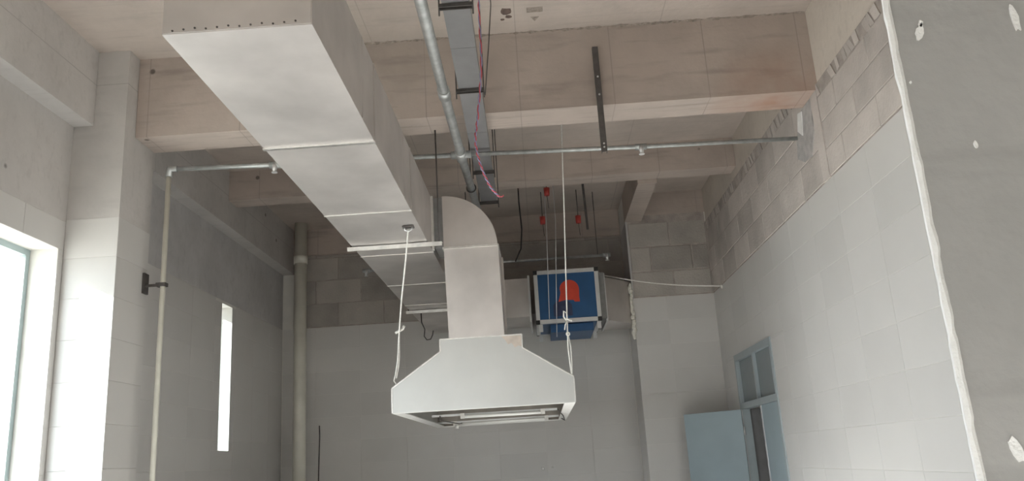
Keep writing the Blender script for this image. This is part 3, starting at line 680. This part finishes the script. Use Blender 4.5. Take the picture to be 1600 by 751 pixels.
def helix(pts, off, turns, ph):
    out = []; n = 70
    P = [Vector(p) for p in pts]; seg = len(P)-1
    for k in range(n+1):
        t = k/n*seg; i = min(int(t), seg-1); f_ = t-i
        p0, p1, p2, p3 = P[max(i-1, 0)], P[i], P[i+1], P[min(i+2, seg)]
        q = 0.5*((2*p1)+(p2-p0)*f_+(2*p0-5*p1+4*p2-p3)*f_*f_+(3*p1-p0-3*p2+p3)*f_**3)
        a = 2*math.pi*turns*k/n+ph
        out.append(q+Vector((math.cos(a)*off, math.sin(a)*off, 0)))
    return out
cb_pts = [(-0.20, 5.2, SL), (-0.245, 5.2, 4.78), (-0.252, 5.19, 4.28), (-0.293, 5.19, 3.90), (-0.319, 5.19, 3.713), (-0.297, 5.19, 3.549), (-0.24, 5.19, 3.386), (-0.181, 5.19, 3.301)]
cb_ = thing('wire_pair', cb_pts[-1], 'twisted red and violet electric wires dangling beside the cable tray', 'wire')
MB().tube(helix(cb_pts, 0.006, 16, 0), 0.0042, 6).build('red_wire', 'wirered', cb_)
MB().tube(helix(cb_pts, 0.006, 16, math.pi), 0.0042, 6).build('violet_wire', 'wireblue', cb_)
MB().tube([(-0.181, 5.19, 3.303), (-0.16, 5.19, 3.30), (-0.15, 5.19, 3.31)], 0.004, 6).build('stripped_end', 'wirered', cb_)
single(MB().tube([(-0.165, 5.3, SL), (-0.165, 5.3, 4.80), (-0.20, 5.3, 4.45), (-0.243, 5.32, 4.10)], 0.004, 6), 'thin_cord', 'dark', 'thin dark cord hanging alongside the red wires', 'cord')

# strut bolted to the beam
st = thing('steel_strut', (0.652, 6.24, 3.96), 'dark slotted steel strut bolted upright to the beam face', 'strut')
MB().box(0.629, 0.635, 6.225, 6.268, 3.96, 4.895).box(0.669, 0.675, 6.225, 6.268, 3.96, 4.895).box(0.635, 0.669, 6.225, 6.231, 3.96, 4.895).build('channel', 'dark', st)
for z in (4.0, 4.03, 4.46, 4.62): MB().tube([(0.652, 6.226, z), (0.652, 6.218, z)], 0.008, 8).build('bolt', 'alu', st)

# ---- bits hanging from the slab behind the second beam
for i, (x, y, z, lab) in enumerate(((0.262, 10.0, 4.90, 'red plastic cap on a wire tucked behind the shallow beam'), (0.195, 10.6, 4.70, 'red plastic cap hanging straight above the blue fan box'), (0.672, 10.6, 4.68, 'dull red plastic cap hanging beside the dark strap'))):
    c_ = thing('red_cap', (x, y, z), lab, 'cap', 'red caps under the rear slab')
    MB().tube([(x, y, z-0.05), (x, y, z+0.05)], [0.033, 0.04], 12).build('cap', 'redplastic', c_)
    MB().tube([(x, y, z+0.05), (x, y, SL)], 0.006, 6).build('wire', 'dark', c_)
    MB().tube([(x, y, z-0.05), (x+0.01, y, z-0.22)], 0.004, 6).build('wire_tail', 'dark', c_)
sr = thing('dark_strap', (0.72, 9.9, 4.3), 'dark steel strap hanging from the rear slab', 'strap')
MB().bar((0.715, 9.9, SL), (0.735, 9.9, 4.34), 0.03, 0.008, up=(0, 1, 0)).build('strap', 'dark', sr)
MB().box(0.67, 0.77, 9.86, 9.95, SL-0.1, SL).build('plate', 'dark', sr)
single(MB().tube([(-0.10, 9.9, SL), (-0.10, 9.9, 4.75), (-0.085, 9.9, 4.4), (-0.11, 9.9, 4.15), (-0.19, 9.9, 3.99)], 0.009, 8), 'black_cable', 'black', 'black cable dangling from the rear slab', 'cable')
# wire hook near the duct end
single(MB().tube([(-1.345, 9.64, 3.388), (-1.34, 9.63, 3.26), (-1.30, 9.6, 3.17), (-1.31, 9.6, 3.09), (-1.28, 9.6, 3.045), (-1.235, 9.6, 3.05), (-1.21, 9.6, 3.10), (-1.20, 9.6, 3.15)], 0.007, 8), 'wire_hook', 'dark', 'bent wire hook dangling under the far end of the duct', 'hook')
single(MB().tube([(-3.10, 11.663, 2.25), (-3.095, 11.660, 2.1), (-3.11, 11.660, 1.6), (-3.12, 11.660, 0.0)], 0.008, 6), 'wall_cable', 'dark', 'thin dark cable running down the far tiled wall', 'cable')
for x, z, lab in ((-0.02, 1.49, 'round white wall plug on the far tiles under the hood'), (0.11, 1.50, 'slim white wall plug on the far tiles under the hood')):
    single(MB().tube([(x, YB, z), (x, YB-0.012, z), (x, YB-0.016, z)], [0.02, 0.018, 0.008] if x < 0 else [0.012, 0.01, 0.006], 10), 'wall_plug', 'tube', lab, 'plug')
